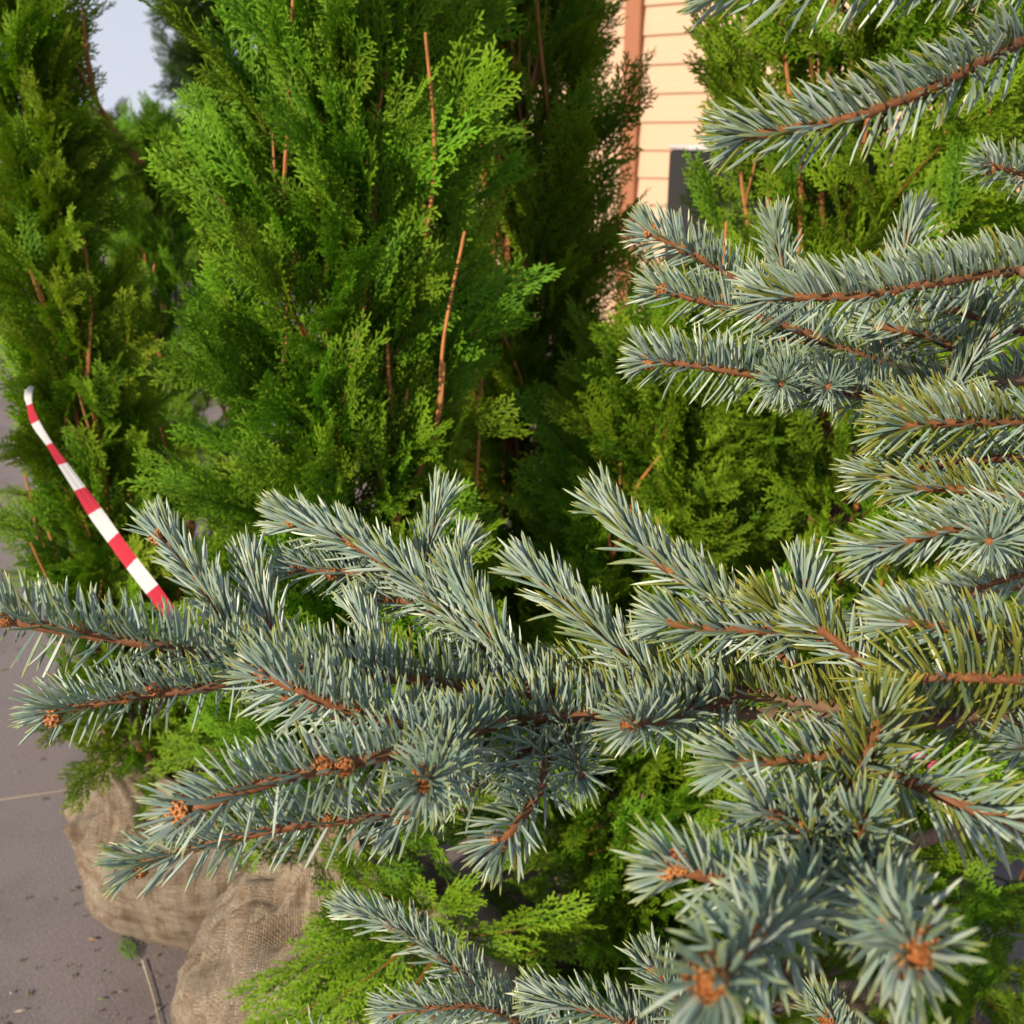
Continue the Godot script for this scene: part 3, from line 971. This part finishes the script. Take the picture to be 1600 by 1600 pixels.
	shoot(tree, [[1650, 800, 0.43], [1560, 812, 0.425], [1470, 832, 0.42], [1400, 852, 0.42], [1370, 862, 0.42]], {"nl": 0.0215, "olive": 0.12, "round": 0.35, "buds": 0, "tipbud": false, "spread": 42, "tuft": 34})
	shoot(tree, [[1600, 830, 0.44], [1555, 842, 0.41], [1545, 846, 0.395]], {"nl": 0.0165, "round": 1.0, "tipbud": false, "buds": 0, "tuft": 26, "spread": 75})
	shoot(tree, [[1680, 905, 0.72], [1560, 922, 0.72], [1440, 945, 0.72], [1350, 972, 0.72]], {"nl": 0.022, "olive": 0.05, "round": 0.2, "buds": 0})
	shoot(tree, [[1680, 880, 0.60], [1590, 900, 0.60], [1490, 930, 0.60]], {"nl": 0.022, "olive": 0.2, "round": 0.3, "buds": 0})
	# --- main long branch
	shoot(tree, [[1150, 1092, 0.432], [1050, 1106, 0.43], [930, 1118, 0.428], [830, 1122, 0.425], [760, 1135, 0.42], [690, 1150, 0.415]], {"nl": 0.021, "olive": 0.2, "round": 0.12, "buds": 0, "tipbud": false, "tuft": 0, "r0": 0.0028, "r1": 0.0024, "dens": 1700, "spread": 84})
	shoot(tree, [[1700, 1120, 0.45], [1500, 1118, 0.43], [1300, 1104, 0.44], [1150, 1080, 0.45], [1000, 1065, 0.46], [850, 1060, 0.47]], {"nl": 0.022, "olive": 0.75, "round": 0.15, "buds": 0, "tipbud": false, "tuft": 0, "r0": 0.0035, "r1": 0.0026, "old": 0.7, "dens": 1500, "spread": 72})
	shoot(tree, [[880, 1090, 0.455], [760, 1075, 0.45], [640, 1062, 0.44], [520, 1050, 0.435], [380, 1035, 0.43]], {"nl": 0.0215, "olive": 0.1, "round": 0.12, "buds": 0, "tipbud": false, "tuft": 0, "r0": 0.0026, "r1": 0.0023, "spread": 80, "dens": 1700})
	shoot(tree, [[400, 1040, 0.43], [300, 1020, 0.425], [230, 1005, 0.42], [110, 986, 0.415], [0, 966, 0.41], [-70, 955, 0.41]], {"nl": 0.021, "olive": 0.02, "round": 0.1, "buds": 2, "spread": 80, "r0": 0.0025, "r1": 0.0021, "dens": 1450})
	shoot(tree, [[410, 1042, 0.425], [330, 1072, 0.42], [230, 1085, 0.415], [160, 1098, 0.41], [78, 1112, 0.405]], {"nl": 0.0185, "olive": 0.02, "round": 0.15, "buds": 2, "spread": 78, "tipbuds": 1, "dens": 1450})
	shoot(tree, [[385, 1035, 0.45], [365, 985, 0.455], [310, 905, 0.46], [255, 835, 0.465]], {"nl": 0.021, "buds": 0, "spread": 38, "round": 0.5, "dens": 1500})
	shoot(tree, [[440, 1040, 0.46], [425, 985, 0.465], [405, 930, 0.47], [392, 885, 0.475]], {"nl": 0.020, "buds": 0, "tipbud": false, "spread": 36, "round": 0.5})
	shoot(tree, [[800, 1060, 0.46], [745, 1005, 0.465], [700, 955, 0.47], [630, 898, 0.475], [540, 845, 0.48], [455, 815, 0.485]], {"nl": 0.022, "buds": 1, "spread": 44, "round": 0.2, "dens": 1500, "olive": 0.06})
	shoot(tree, [[760, 1015, 0.49], [690, 965, 0.49], [620, 920, 0.49], [560, 897, 0.49], [460, 888, 0.49]], {"nl": 0.0185, "buds": 1, "spread": 62, "round": 0.15})
	shoot(tree, [[655, 960, 0.51], [662, 890, 0.51], [675, 830, 0.51], [688, 785, 0.51]], {"nl": 0.020, "buds": 0, "tipbud": false, "spread": 36})
	shoot(tree, [[690, 960, 0.50], [705, 900, 0.50], [725, 855, 0.50]], {"nl": 0.019, "buds": 0, "tipbud": false, "spread": 38})
	shoot(tree, [[790, 1020, 0.47], [720, 975, 0.475], [650, 945, 0.48], [585, 936, 0.48]], {"nl": 0.0175, "buds": 0, "tipbud": false, "spread": 60, "round": 0.15})
	shoot(tree, [[830, 1080, 0.45], [775, 1010, 0.455], [740, 950, 0.46], [720, 905, 0.46]], {"nl": 0.023, "buds": 0, "tipbud": false, "spread": 34, "olive": 0.1})
	shoot(tree, [[600, 1060, 0.455], [580, 1000, 0.46], [560, 960, 0.465]], {"nl": 0.020, "buds": 0, "tipbud": false, "spread": 34})
	shoot(tree, [[690, 1150, 0.415], [610, 1128, 0.40], [540, 1108, 0.395], [470, 1080, 0.39], [415, 1054, 0.39]], {"nl": 0.021, "olive": 0.04, "round": 0.1, "buds": 1, "spread": 72, "dens": 1600})
	shoot(tree, [[760, 1135, 0.40], [680, 1160, 0.375], [560, 1190, 0.36], [430, 1218, 0.355], [340, 1250, 0.35], [285, 1272, 0.35]], {"nl": 0.0185, "olive": 0.03, "round": 0.15, "buds": 2, "tipbuds": 3, "spread": 78, "budsize": 1.25, "r0": 0.0025, "r1": 0.0022, "dens": 1500})
	shoot(tree, [[760, 1220, 0.42], [620, 1268, 0.405], [450, 1292, 0.40], [330, 1318, 0.395], [212, 1350, 0.39]], {"nl": 0.0185, "olive": 0.03, "round": 0.2, "buds": 1, "tipbuds": 2, "spread": 64})
	shoot(tree, [[720, 1150, 0.40], [690, 1190, 0.36], [664, 1224, 0.318]], {"nl": 0.018, "round": 1.0, "buds": 0, "spread": 70, "tuft": 40, "tipbuds": 1, "dens": 1100})
	shoot(tree, [[860, 1160, 0.42], [845, 1230, 0.395], [805, 1290, 0.38], [780, 1320, 0.375]], {"nl": 0.0195, "round": 0.75, "buds": 0, "spread": 60, "tuft": 16})
	shoot(tree, [[880, 1130, 0.43], [895, 1180, 0.41], [908, 1212, 0.39]], {"nl": 0.0165, "round": 0.95, "buds": 0, "tipbud": false, "spread": 62, "tuft": 18})
	shoot(tree, [[1090, 1100, 0.43], [1040, 1125, 0.41], [985, 1132, 0.385]], {"nl": 0.0185, "round": 0.5, "buds": 0, "spread": 66, "tuft": 22, "tipbuds": 0})
	shoot(tree, [[840, 1110, 0.43], [830, 1160, 0.42], [800, 1200, 0.41]], {"nl": 0.018, "round": 0.7, "buds": 0, "tipbud": false})
	shoot(tree, [[760, 1160, 0.45], [700, 1230, 0.44], [620, 1290, 0.44]], {"nl": 0.019, "round": 0.6, "buds": 0, "tipbud": false, "dens": 900})
	shoot(tree, [[560, 1130, 0.43], [500, 1110, 0.42], [440, 1090, 0.42]], {"nl": 0.018, "round": 0.5, "buds": 0, "tipbud": false})
	# --- shoots over the middle
	shoot(tree, [[1240, 1040, 0.44], [1180, 985, 0.445], [1110, 932, 0.45], [1030, 880, 0.455], [950, 800, 0.46]], {"nl": 0.0225, "buds": 1, "tipbud": false, "spread": 42, "round": 0.25, "olive": 0.08, "dens": 1500})
	shoot(tree, [[1020, 1060, 0.45], [950, 1000, 0.455], [885, 945, 0.46], [830, 895, 0.465]], {"nl": 0.0225, "buds": 0, "tipbud": false, "spread": 40, "round": 0.3, "olive": 0.08, "dens": 1600})
	shoot(tree, [[1260, 990, 0.43], [1180, 984, 0.43], [1110, 984, 0.43], [1040, 972, 0.43]], {"nl": 0.021, "buds": 0, "tipbud": false, "spread": 46, "round": 0.35, "olive": 0.08})
	shoot(tree, [[1255, 1000, 0.44], [1255, 945, 0.44], [1257, 905, 0.44]], {"nl": 0.022, "buds": 0, "tipbud": false, "spread": 44, "tuft": 14})
	shoot(tree, [[1400, 1080, 0.40], [1330, 1020, 0.40], [1270, 975, 0.40]], {"nl": 0.0195, "buds": 0, "tipbud": false, "spread": 48, "olive": 0.4, "round": 0.4})
	shoot(tree, [[1310, 1020, 0.43], [1240, 975, 0.43], [1200, 950, 0.43]], {"nl": 0.022, "buds": 0, "tipbud": false, "spread": 42, "olive": 0.8, "round": 0.3})
	shoot(tree, [[1660, 1015, 0.40], [1560, 1000, 0.395], [1470, 980, 0.39], [1400, 968, 0.39]], {"nl": 0.0215, "buds": 0, "tipbud": false, "spread": 50, "olive": 0.35, "round": 0.3})
	shoot(tree, [[1700, 1070, 0.38], [1600, 1062, 0.38], [1490, 1058, 0.38], [1420, 1062, 0.385]], {"nl": 0.0245, "buds": 0, "tipbud": false, "spread": 74, "olive": 0.9, "round": 0.1, "dens": 900})
	shoot(tree, [[1400, 1120, 0.42], [1350, 1165, 0.375], [1250, 1186, 0.365], [1140, 1192, 0.36]], {"nl": 0.0205, "buds": 0, "tipbud": false, "spread": 52, "olive": 0.2, "round": 0.35})
	shoot(tree, [[1330, 1240, 0.36], [1355, 1180, 0.35], [1375, 1120, 0.34]], {"nl": 0.022, "buds": 0, "tipbud": false, "spread": 46, "olive": 0.85, "round": 1.0})
	shoot(tree, [[1360, 1195, 0.36], [1440, 1230, 0.345], [1530, 1268, 0.335], [1640, 1300, 0.33]], {"nl": 0.0225, "buds": 0, "tipbud": false, "spread": 56, "olive": 0.2, "round": 0.4})
	shoot(tree, [[1700, 1180, 0.42], [1640, 1170, 0.41], [1590, 1165, 0.40]], {"nl": 0.020, "buds": 0, "tipbud": false, "spread": 50, "round": 0.6})
	shoot(tree, [[1420, 1340, 0.36], [1330, 1330, 0.335], [1250, 1290, 0.325], [1190, 1265, 0.32]], {"nl": 0.0195, "buds": 1, "tipbud": false, "spread": 56, "olive": 0.12, "round": 0.5, "dens": 1300})
	shoot(tree, [[1300, 1390, 0.34], [1330, 1330, 0.32], [1350, 1280, 0.305]], {"nl": 0.0185, "buds": 0, "tipbud": false, "spread": 52, "olive": 0.1, "round": 1.0})
	shoot(tree, [[1280, 1240, 0.35], [1270, 1280, 0.33], [1262, 1320, 0.31]], {"nl": 0.0185, "buds": 0, "tipbud": false, "spread": 58, "olive": 0.2, "round": 0.9})
	# --- near, lower right
	shoot(tree, [[1290, 1400, 0.33], [1200, 1392, 0.31], [1110, 1370, 0.30], [1048, 1360, 0.298]], {"nl": 0.019, "buds": 0, "tipbuds": 2, "spread": 60, "round": 0.3})
	shoot(tree, [[1330, 1345, 0.335], [1240, 1420, 0.28], [1180, 1470, 0.245], [1115, 1535, 0.212]], {"nl": 0.021, "buds": 2, "tipbuds": 3, "spread": 62, "round": 0.85, "single": true, "dens": 1150, "tuft": 18, "budsize": 1.05})
	shoot(tree, [[1340, 1350, 0.335], [1375, 1410, 0.285], [1405, 1455, 0.25], [1432, 1490, 0.222]], {"nl": 0.020, "buds": 1, "tipbuds": 2, "spread": 62, "round": 0.9, "single": true, "dens": 1100, "tuft": 16, "budsize": 0.95})
	shoot(tree, [[1500, 1800, 0.36], [1450, 1720, 0.27], [1430, 1660, 0.235]], {"nl": 0.0195, "buds": 0, "spread": 55, "round": 0.9, "single": true, "dens": 1000})
	# --- lower left, farther away
	shoot(tree, [[850, 1625, 0.60], [770, 1560, 0.60], [690, 1495, 0.60], [620, 1450, 0.605], [552, 1422, 0.61]], {"nl": 0.0215, "buds": 1, "spread": 52, "round": 0.3})
	shoot(tree, [[860, 1625, 0.60], [760, 1575, 0.58], [680, 1575, 0.57], [615, 1582, 0.57]], {"nl": 0.020, "buds": 0, "spread": 56, "round": 0.3})
	shoot(tree, [[1180, 1690, 0.55], [1060, 1640, 0.53], [960, 1590, 0.52], [850, 1562, 0.52]], {"nl": 0.0225, "buds": 1, "spread": 52, "round": 0.25})
	shoot(tree, [[1180, 1690, 0.50], [1080, 1590, 0.48], [1020, 1510, 0.47]], {"nl": 0.021, "buds": 0, "spread": 40, "round": 0.4})
	shoot(tree, [[1400, 1720, 0.50], [1330, 1640, 0.48], [1290, 1580, 0.47]], {"nl": 0.021, "buds": 0, "spread": 40, "round": 0.4, "olive": 0.1})

func small_things() -> void:
	# red and white tape
	var marks := [[50, 604, 1.06, 9], [44, 616, 1.04, 15], [46, 632, 1.035, 12], [55, 660, 1.02, 17], [77, 694, 1.0, 13], [98, 725, 0.985, 19], [125, 764, 0.965, 24], [148, 799, 0.945, 29], [177, 840, 0.925, 30], [206, 880, 0.905, 31], [238, 921, 0.885, 30], [268, 962, 0.875, 29], [292, 990, 0.92, 26], [318, 1005, 0.98, 22]]
	var g := Geo.new()
	var at := P(45, 616, 1.16)
	var seg := 7
	for k in marks.size() - 1:
		var col := Color(0.58, 0.58, 0.60) if k % 2 == 1 or k == 0 else Color(0.46, 0.022, 0.04)
		var a0 := k
		for j in seg:
			var o := g.v.size()
			for e in 2:
				var u := float(j + e) / seg
				var pa: Array = marks[maxi(k - 1, 0)]
				var pb: Array = marks[k]
				var pc: Array = marks[k + 1]
				var pd: Array = marks[mini(k + 2, marks.size() - 1)]
				var q := []
				for t in 4:
					q.append(cubic_interpolate(pb[t], pc[t], pa[t], pd[t], u))
				var c := P(q[0], q[1], q[2])
				var q2 := []
				for t in 3:
					q2.append(cubic_interpolate(pb[t], pc[t], pa[t], pd[t], u + 0.02))
				var tn := (P(q2[0], q2[1], q2[2]) - c).normalized()
				var look := (CAM - c).normalized().rotated(tn, 0.35 * sin((k + u) * 0.9))
				var sd := tn.cross(look).normalized()
				var nn := sd.cross(tn).normalized()
				var w: float = q[3] / FPX * q[2] * 0.38
				# folded band: front layer with a soft crease, back layer behind
				for e2 in [[-1.0, 0.0], [-0.35, 0.10], [-0.25, 0.03], [0.45, 0.07], [1.0, 0.0], [0.4, -0.05], [-0.3, -0.04]]:
					g.v.append(c + sd * w * e2[0] + nn * w * e2[1] - at)
					g.c.append(col)
			for j2 in 7:
				var p := o + j2
				var p2 := o + (j2 + 1) % 7
				g.i.append_array([p, p + 7, p2, p2, p + 7, p2 + 7])
	var tape := thing("barrier_tape", "twisted red and white striped barrier tape beside the slim thuja", "barrier tape", at)
	part(tape, "band", g.mesh(M.tape))
	# the knot at its upper end: a few crumpled turns and a short tail
	var kg2 := Geo.new()
	var krng := RandomNumberGenerator.new()
	krng.seed = 31
	for turn in 3:
		var o := kg2.v.size()
		var tilt := Basis.from_euler(Vector3(krng.randf_range(-0.6, 0.6), krng.randf_range(-1, 1), krng.randf_range(-0.6, 0.6)))
		for k in 17:
			var a := TAU * k / 16.0
			var rr := 0.0036 * (1.0 + 0.25 * krng.randf_range(-1, 1))
			var c := tilt * Vector3(cos(a) * rr, 0, sin(a) * rr * 0.7)
			var up := tilt * Vector3(0.001 * krng.randf_range(-1, 1), 0.0045, 0)
			kg2.v.append_array([c - up, c + up])
			kg2.c.append_array([Color(0.66, 0.66, 0.67), Color(0.66, 0.66, 0.67)])
		for k in 16:
			var p := o + k * 2
			kg2.i.append_array([p, p + 1, p + 2, p + 2, p + 1, p + 3])
	part(tape, "knot", kg2.mesh(M.tape))
	# straw on the asphalt and on the ball
	var rng := RandomNumberGenerator.new()
	rng.seed = 1234
	var straws := [[[[-60, 1258], [40, 1244], [128, 1231]], "long pale straw lying on the asphalt by the lumpy brown ball"], [[[222, 1500], [240, 1560], [258, 1640]], "thin straw lying on the asphalt between the two burlap balls"]]
	for s in straws:
		var pts := []
		var org := Vector3.ZERO
		for p in s[0]:
			var d := cam_basis * Vector3((p[0] - 800.0) / FPX, (800.0 - p[1]) / FPX, -1.0)
			var q := CAM + d * ((CAM.y - 0.004) / -d.y)
			if pts.is_empty():
				org = q
			pts.append(q - org)
		var o := part(self, numbered("straw"), tube(curve(pts, 0.02), 0.0009, 0.0005, 6, Color(0.62, 0.55, 0.38), Color(0.42, 0.34, 0.18), rng, 0.05).mesh(M.litter), Transform3D(Basis.IDENTITY, org))
		o.set_meta("label", s[1])
		o.set_meta("category", "straw")
		o.set_meta("group", "loose straws")
	# crumbs and dry scales on the asphalt
	var lg := Geo.new()
	for k in 900:
		var p := Vector3(rng.randf_range(-1.6, 0.2), 0.003, rng.randf_range(-3.2, -0.5))
		var r := rng.randf_range(0.0008, 0.0028)
		var ln := r * rng.randf_range(1.0, 4.5)
		var a := rng.randf() * TAU
		var dx := Vector3(cos(a), 0, sin(a))
		var dz := Vector3(-sin(a), 0, cos(a))
		var o := lg.v.size()
		lg.v.append_array([p - dx * ln, p + dz * r, p + dx * ln, p - dz * r, p + Vector3(0, r, 0)])
		var col: Color = [Color(0.06, 0.045, 0.04), Color(0.20, 0.13, 0.07), Color(0.09, 0.13, 0.04), Color(0.3, 0.26, 0.2)][rng.randi() % 4]
		lg.c.append_array([col, col, col, col, col])
		lg.i.append_array([o, o + 4, o + 1, o + 1, o + 4, o + 2, o + 2, o + 4, o + 3, o + 3, o + 4, o])
	for k in 380:
		var c: Vector3 = [Vector3(-0.465, 0, -1.31), Vector3(-0.195, 0, -0.965)][k % 2]
		var ang := rng.randf() * TAU
		var rad := 0.13 + absf(rng.randfn(0.0, 0.09))
		var p := c + Vector3(cos(ang) * rad, 0.003, sin(ang) * rad)
		var r := rng.randf_range(0.0007, 0.0026)
		var dx := Vector3(cos(ang * 3.0), 0, sin(ang * 3.0)) * r * rng.randf_range(1.0, 3.5)
		var dz := Vector3(-sin(ang * 3.0), 0, cos(ang * 3.0)) * r
		var o := lg.v.size()
		lg.v.append_array([p - dx, p + dz, p + dx, p - dz, p + Vector3(0, r, 0)])
		var col: Color = [Color(0.07, 0.05, 0.04), Color(0.11, 0.08, 0.06), Color(0.10, 0.14, 0.04), Color(0.20, 0.14, 0.08)][rng.randi() % 4]
		lg.c.append_array([col, col, col, col, col])
		lg.i.append_array([o, o + 4, o + 1, o + 1, o + 4, o + 2, o + 2, o + 4, o + 3, o + 3, o + 4, o])
	var lit := part(self, "litter", lg.mesh(M.litter), Transform3D.IDENTITY, "stuff")
	lit.set_meta("label", "crumbs of soil and dry needles strewn on the asphalt")
	lit.set_meta("category", "litter")
	# fallen sprig
	var d := cam_basis * Vector3((208.0 - 800.0) / FPX, (800.0 - 1502.0) / FPX, -1.0)
	var sp := CAM + d * ((CAM.y - 0.006) / -d.y)
	var sprig := part(self, "fallen_sprig", spray_meshes[2][1], Transform3D(Basis.from_euler(Vector3(-1.45, 0.6, 0.0)).scaled(Vector3.ONE * 0.5), sp))
	sprig.set_meta("label", "small green thuja sprig fallen on the asphalt under the lumpy ball")
	sprig.set_meta("category", "sprig")
	# pink scraps
	for row in [[1440, 1190, 0.372, "pink plastic scrap caught behind the olive spruce needles"], [1216, 1345, 0.33, "pink plastic scrap deep among the near spruce shoots"]]:
		var pg := Geo.new()
		for k in 7:
			var u := k / 6.0
			var c := Vector3(sin(u * 4.0) * 0.003, u * 0.010 - 0.005, cos(u * 3.0) * 0.002)
			var n := Vector3(cos(u * 2.5), 0, sin(u * 2.5)) * 0.0022
			var b := Vector3(-n.z, 0, n.x) * 0.12
			pg.v.append_array([c - n + b, c + n + b, c + n - b, c - n - b])
		for k in 6:
			for j in 4:
				var p := k * 4 + j
				var q := k * 4 + (j + 1) % 4
				pg.i.append_array([p, p + 4, q, q, p + 4, q + 4])
		var o := part(self, numbered("plastic_scrap"), pg.mesh(M.pink), Transform3D(Basis.from_euler(Vector3(0.4, 0.3, 1.0)), P(row[0], row[1], row[2])))
		o.set_meta("label", row[3])
		o.set_meta("category", "scrap")
